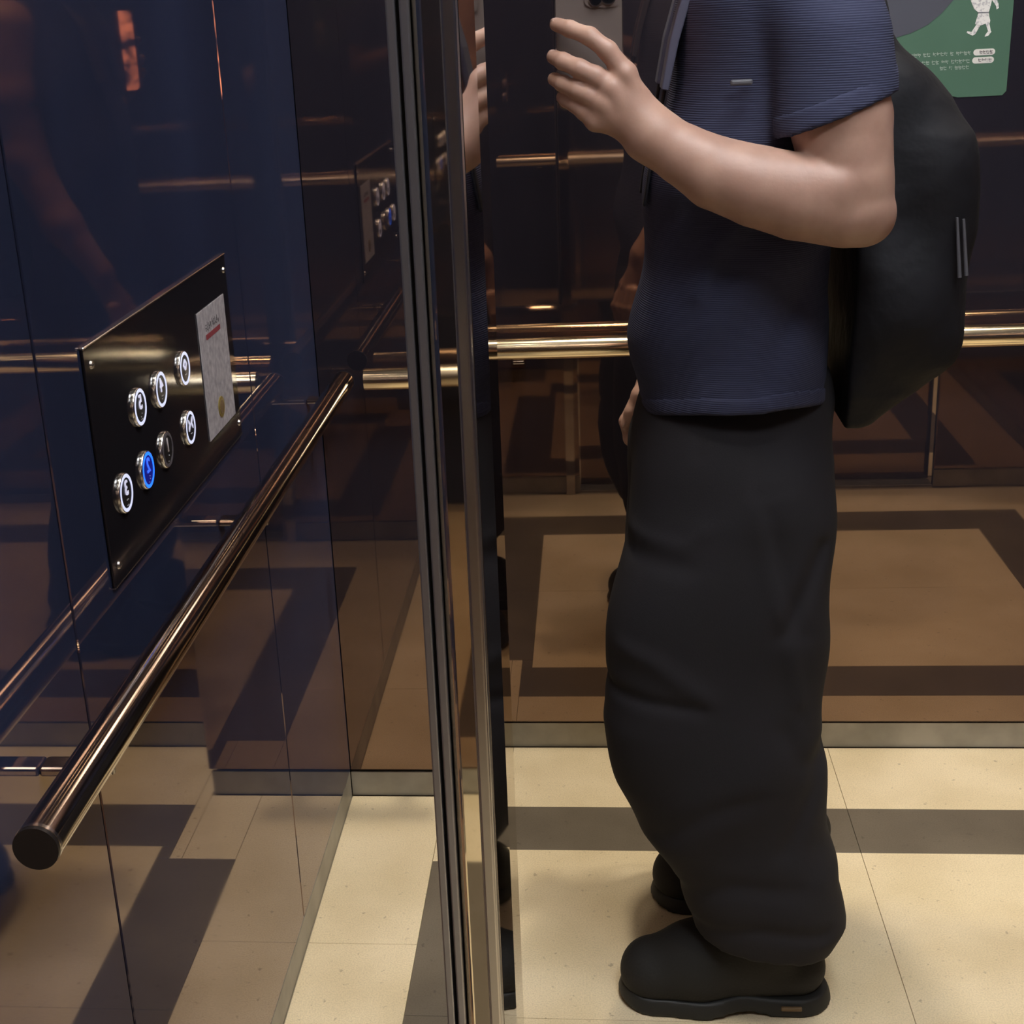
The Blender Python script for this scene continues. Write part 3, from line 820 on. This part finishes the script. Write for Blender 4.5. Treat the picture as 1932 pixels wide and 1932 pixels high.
# hem, a little higher on the near side
hem = 0.826 + np.clip((1.80 - g[1]) / 0.15, -1, 1) * 0.034 + 0.010 * (g[0] - 0.06) / 0.23
Fc = np.maximum(Fc, hem - g[2])
T.F = Fc.astype(np.float32); T.smooth = 3
hem_low = np.maximum(np.maximum(D - 0.0016, hem - 0.0015 - g[2]), g[2] - hem - 0.021)
shirt = link('t_shirt', T.mesh('t_shirt'), 'shirt', person, True, label='navy ribbed short-sleeved T-shirt')

HB.F = hem_band.astype(np.float32); HB.smooth = 2
link('sleeve_hem', HB.mesh('sleeve_hem'), 'shirt_hem', shirt, True)
HB.F = hem_low.astype(np.float32)
link('bottom_hem', HB.mesh('bottom_hem'), 'shirt_hem', shirt, True)

# trousers -------------------------------------------------------------------
P = Field((-0.03, 1.555, 0.05), (0.40, 2.07, 0.93), 0.0050)
g = P.grid()
zs = [0.05, 0.095, 0.135, 0.194, 0.228, 0.276, 0.350, 0.440, 0.480, 0.587, 0.650, 0.726, 0.777, 0.844, 0.93]
xf = [0.132, 0.130, 0.124, 0.100, 0.080, 0.044, 0.021, 0.003, 0.006, 0.018, 0.026, 0.036, 0.046, 0.064, 0.085]
xb = [0.312, 0.312, 0.326, 0.316, 0.317, 0.306, 0.294, 0.290, 0.290, 0.289, 0.293, 0.300, 0.307, 0.300, 0.270]
yn = [1.690, 1.690, 1.690, 1.692, 1.695, 1.698, 1.700, 1.704, 1.706, 1.712, 1.718, 1.735, 1.752, 1.785, 1.800]
bn = [0.090, 0.094, 0.096, 0.097, 0.098, 0.100, 0.102, 0.103, 0.103, 0.103, 0.104, 0.110, 0.114, 0.124, 0.120]
near_leg = slab_field(g, zs, xf, xb, yn, bn, 2.5)
yf_ = [3.60 - y for y in yn]
sh = np.interp(zs, [0.05, 0.5, 0.75], [0.040, 0.020, 0.0])
far_leg = slab_field(g, zs, list(np.array(xf) + sh), list(np.array(xb) + sh * 0.3), yf_, bn, 2.5)
D = Field.smin(near_leg, far_leg, 0.02)
D = D + folds(g, [(16, 9, 7, 0.3, 0.0030), (-23, 14, 10, 1.9, 0.0022), (9, 6, 31, 0.9, 0.0022), (30, 8, -22, 2.2, 0.0014)])
for p_, d_, w_ in (([(0.190, 0.812), (0.188, 0.755), (0.234, 0.775)], 0.0035, 0.005), ([(0.191, 0.752), (0.209, 0.655), (0.234, 0.57), (0.249, 0.489)], -0.006, 0.010),
                   ([(0.205, 0.74), (0.228, 0.655), (0.250, 0.58)], 0.006, 0.012), ([(0.274, 0.689), (0.251, 0.634), (0.227, 0.584)], 0.009, 0.011),
                   ([(0.124, 0.836), (0.123, 0.81)], 0.004, 0.006), ([(0.046, 0.706), (0.103, 0.698), (0.129, 0.719)], -0.005, 0.010),
                   ([(0.040, 0.680), (0.110, 0.672)], 0.004, 0.010), ([(0.03, 0.56), (0.064, 0.549), (0.131, 0.499)], -0.006, 0.013),
                   ([(0.000, 0.500), (0.064, 0.492), (0.125, 0.487)], 0.007, 0.008), ([(0.078, 0.294), (0.139, 0.343), (0.193, 0.359)], 0.006, 0.014),
                   ([(0.236, 0.28), (0.273, 0.359), (0.282, 0.406)], 0.007, 0.013), ([(0.10, 0.20), (0.17, 0.23), (0.25, 0.22)], 0.006, 0.013),
                   ([(0.13, 0.15), (0.20, 0.165), (0.29, 0.15)], 0.007, 0.010), ([(0.23, 0.45), (0.255, 0.40), (0.30, 0.38)], 0.006, 0.012)):
    D = D + crease(g, p_, d_ * 0.6, w_, 1.74)
D = np.maximum(D, g[2] - 0.885)
hemz = 0.098 + 0.15 * (0.30 - g[0]) * (g[0] < 0.30)
D = np.maximum(D, np.where(g[1] < 1.80 + 0 * D, hemz, 0.060 + 0 * g[0]) - g[2])
P.F = D.astype(np.float32); P.smooth = 3
trousers = link('trousers', P.mesh('trousers'), 'trousers', person, True, label='wide black cotton trousers')

# shoes ----------------------------------------------------------------------
def shoe(dx, yc, lab):
    F_ = Field((dx - 0.02, yc - 0.085, -0.01), (dx + 0.36, yc + 0.085, 0.20), 0.0040)
    F_.cone((dx + 0.068, yc, 0.040), (dx + 0.130, yc - 0.001, 0.050), 0.047, 0.052, 0.02, (1, 0.98, 1))
    F_.cone((dx + 0.130, yc, 0.050), (dx + 0.262, yc + 0.002, 0.050), 0.050, 0.044, 0.02, (1, 1.05, 1))
    F_.cone((dx + 0.125, yc, 0.070), (dx + 0.205, yc, 0.100), 0.042, 0.046, 0.03, (1, 1.1, 1))
    F_.cone((dx + 0.205, yc, 0.085), (dx + 0.250, yc, 0.125), 0.047, 0.042, 0.03, (1, 1.05, 1))
    g_ = F_.grid()
    F_.F = np.maximum(F_.F, (0.022 - g_[2] + 0 * g_[0] + 0 * g_[1]).astype(np.float32))
    s_ = link('shoe', F_.mesh('shoe'), 'shoe', person, True, label=lab)
    G_ = Field((dx - 0.02, yc - 0.09, -0.012), (dx + 0.36, yc + 0.09, 0.06), 0.0035)
    G_.cone((dx + 0.070, yc, 0.0), (dx + 0.135, yc, 0.0), 0.053, 0.056, 0.01)
    G_.cone((dx + 0.135, yc, 0.0), (dx + 0.265, yc, 0.0), 0.047, 0.049, 0.03)
    g_ = G_.grid()
    arch = 0.008 * np.exp(-((g_[0] - dx - 0.185) / 0.030) ** 2) + 0.012 * np.clip((dx + 0.06 - g_[0]) / 0.05, 0, 1) ** 2
    G_.F = np.maximum(np.maximum(G_.F, (g_[2] - 0.024 - arch * 0.6 + 0 * g_[1]).astype(np.float32)), (arch + 0.0005 - g_[2] + 0 * g_[1]).astype(np.float32))
    link('sole', G_.mesh('sole'), 'sole', s_, True)
    return s_
sn = shoe(0.0, 1.680, 'chunky black knit shoe on the near foot')
sf = shoe(0.055, 1.915, 'chunky black knit shoe on the far foot')
box('heel_tag', 0.240, 0.268, 1.6295, 1.6345, 0.012, 0.018, 'tag_tan', sn, 0.001, 1)

# ------------------------------------------------------------------ backpack
bp = root('backpack', (0.36, 1.82, 0.79), label='black nylon backpack worn on the person\'s back', cat='backpack')
Q = Field((0.20, 1.64, 0.74), (0.56, 2.04, 1.36), 0.0050)
g = Q.grid()
zs = [0.80, 0.83, 0.86, 0.90, 0.94, 1.02, 1.10, 1.17, 1.21, 1.25, 1.29, 1.33]
xf = [0.270] * 12
xb = [0.340, 0.372, 0.408, 0.438, 0.446, 0.444, 0.452, 0.448, 0.425, 0.385, 0.350, 0.335]
D = slab_field(g, zs, xf, xb, [1.83] * len(zs), [0.10, 0.115, 0.13, 0.138, 0.142, 0.145, 0.142, 0.132, 0.120, 0.105, 0.09, 0.08], 2.8)
D = D + folds(g, [(20, 11, 17, 0.3, 0.004), (-31, 18, 28, 1.2, 0.003), (12, 25, -40, 2.2, 0.0022)])
D = np.maximum(D, 0.815 - g[2]); D = np.maximum(D, g[2] - 1.325)
Q.F = D.astype(np.float32)
Q.cone((0.405, 1.740, 1.135), (0.412, 1.742, 1.06), 0.034, 0.038, 0.03)
Q.cone((0.400, 1.745, 1.01), (0.400, 1.75, 0.93), 0.040, 0.045, 0.03)
g = Q.grid()
back_plane = 0.308 - g[0] + 0 * g[1] + 0 * g[2]
Q.F = np.maximum(Q.F, back_plane.astype(np.float32))
link('bag', Q.mesh('bag'), 'pack', bp, True)
def ribbon(name, pts, wid, th, mat, par):
    """flat strap through points; wid = width vector, th = thickness vector per point"""
    bm = bmesh.new(); R_ = []
    for p, w, t in zip(pts, wid, th):
        p = Vector(p); w = Vector(w); t = Vector(t)
        R_.append([bm.verts.new(p + a * w + b * t) for a, b in ((-1, -1), (1, -1), (1, 1), (-1, 1))])
    for A, C in zip(R_[:-1], R_[1:]):
        for i in range(4): bm.faces.new((A[i], A[(i + 1) % 4], C[(i + 1) % 4], C[i]))
    bm.faces.new(R_[0][::-1]); bm.faces.new(R_[-1])
    o = from_bm(name, bm, mat, par)
    o.modifiers.new('round', 'BEVEL').width = 0.0012
    return o
# shoulder strap: over the near shoulder and down the chest front
def strap_for(yc):
    pts = [(0.300, yc, 1.360), (0.262, yc, 1.412), (0.205, yc, 1.424), (0.150, yc, 1.400), (0.112, yc, 1.345), (0.096, yc, 1.290), (0.085, yc, 1.235)]
    th = [(0.004, 0, 0.003), (0.002, 0, 0.005), (0, 0, 0.005), (-0.003, 0, 0.004), (-0.005, 0, 0.002), (-0.005, 0, 0.001), (-0.004, 0, 0.001)]
    ribbon('shoulder_strap', pts, [(0, 0.026, 0)] * 7, th, 'strap', bp)
    ribbon('webbing', [(0.088, yc, 1.245), (0.071, yc + 0.004, 1.16), (0.062, yc + 0.01, 1.10), (0.10, yc - 0.02, 1.00)][:3], [(0, 0.010, 0)] * 3, [(-0.0018, 0, 0)] * 3, 'pack', bp)
strap_for(1.735); strap_for(1.865)
bk = box('strap_buckle', 0.152, 0.176, 1.628, 1.636, 1.241, 1.247, 'zip', bp, 0.002, 2)
for k_, (x, z0, z1) in enumerate(((0.417, 1.010, 1.080), (0.4245, 1.012, 1.078))):
    bm = bmesh.new()
    add_tube(bm, (x, 1.688, z1), (x + 0.008, 1.690, z0), 0.0017, 0.0024, 10)
    from_bm('zip_pull', bm, 'zip', bp)

# ------------------------------------------------------------------ phone
ph = root('phone', (0.0, 1.644, 1.22), label='smartphone held upright with its camera lenses facing out', cat='phone')
def rounded_rect(x0, x1, z0, z1, r, n=6):
    P_ = []
    for cx, cz, a0 in ((x1 - r, z1 - r, 0), (x0 + r, z1 - r, 90), (x0 + r, z0 + r, 180), (x1 - r, z0 + r, 270)):
        for i in range(n + 1):
            a = math.radians(a0 + 90 * i / n); P_.append((cx + r * math.cos(a), cz + r * math.sin(a)))
    return P_
prism('frame', rounded_rect(-0.0382, 0.0360, 1.2215, 1.3710, 0.011), 'y', 1.6402, 1.6478, 'phone_edge', ph)
prism('back_glass', rounded_rect(-0.0370, 0.0348, 1.2227, 1.3698, 0.010), 'y', 1.6396, 1.6402, 'phone_back', ph)
prism('screen', rounded_rect(-0.0362, 0.0340, 1.2235, 1.3690, 0.010), 'y', 1.6478, 1.6483, 'screen', ph)
cb = prism('camera_bump', rounded_rect(-0.006, 0.0335, 1.3290, 1.3675, 0.010), 'y', 1.6380, 1.6396, 'phone_back', ph)
for x, z, r in ((0.0065, 1.3375, 0.0065), (0.0205, 1.3400, 0.0078), (0.0065, 1.3565, 0.0075)):
    tube('lens_ring', (x, 1.6360, z), (x, 1.6380, z), r + 0.0008, 'phone_edge', cb, n=32)
    tube('lens', (x, 1.6354, z), (x, 1.6361, z), r - 0.0004, 'lens', cb, n=32)

# ------------------------------------------------------------------ ceiling lights
def lamp(x0, x1, y0, y1, lab, mat='lamp'):
    r_ = root('ceiling_light', ((x0 + x1) / 2, (y0 + y1) / 2, ZC - 0.03), label=lab, cat='ceiling light', group='lift ceiling lights')
    box('frame', x0 - 0.02, x1 + 0.02, y0 - 0.02, y1 + 0.02, ZC - 0.012, ZC, 'steel', r_, 0.002, 1)
    box('diffuser', x0, x1, y0, y1, ZC - 0.018, ZC - 0.012, mat, r_)
lamp(0.20, 0.64, 0.95, 1.40, 'square diffused ceiling light panel in front of the person')
lamp(0.20, 0.64, 0.10, 0.55, 'square diffused ceiling light panel above the viewer')
def downlight(x, y, lab, k):
    r_ = root('downlight', (x, y, ZC - 0.01), label=lab, cat='ceiling light', group='lift downlights')
    bm = bmesh.new(); add_tube(bm, (x, y, ZC - 0.008), (x, y, ZC), 0.052, 0.056, 32)
    from_bm('trim_ring', bm, 'steel', r_)
    tube('lens', (x, y, ZC - 0.011), (x, y, ZC - 0.008), 0.040, 'lamp_lens', r_, n=32)
    L_ = bpy.data.lights.new('downlight_beam', 'SPOT')
    L_.energy = LIGHT['downlight'] * k; L_.color = (1.0, 0.90, 0.74)
    L_.spot_size = math.radians(62); L_.spot_blend = 0.75; L_.shadow_soft_size = 0.045
    o_ = bpy.data.objects.new('beam', L_); COL.objects.link(o_)
    o_.location = (x, y, ZC - 0.016)
    o_.parent = r_; o_.matrix_parent_inverse = world_of(r_).inverted()
for x, y, w, k in ((0.02, 2.16, 'rear left corner', 1.25), (0.95, 2.05, 'rear right corner', 0.8), (0.42, 2.12, 'rear middle', 1.3), (-0.22, 1.25, 'front left corner', 0.35), (0.95, 1.20, 'front right corner', 0.35),
                (-0.22, 0.38, 'left behind the front', 0.8), (0.95, 0.38, 'right behind the front', 0.7), (-0.22, -0.42, 'left above the viewer', 1.0), (0.95, -0.42, 'right above the viewer', 1.0)):
    downlight(x, y, 'round recessed ceiling downlight, ' + w, k)
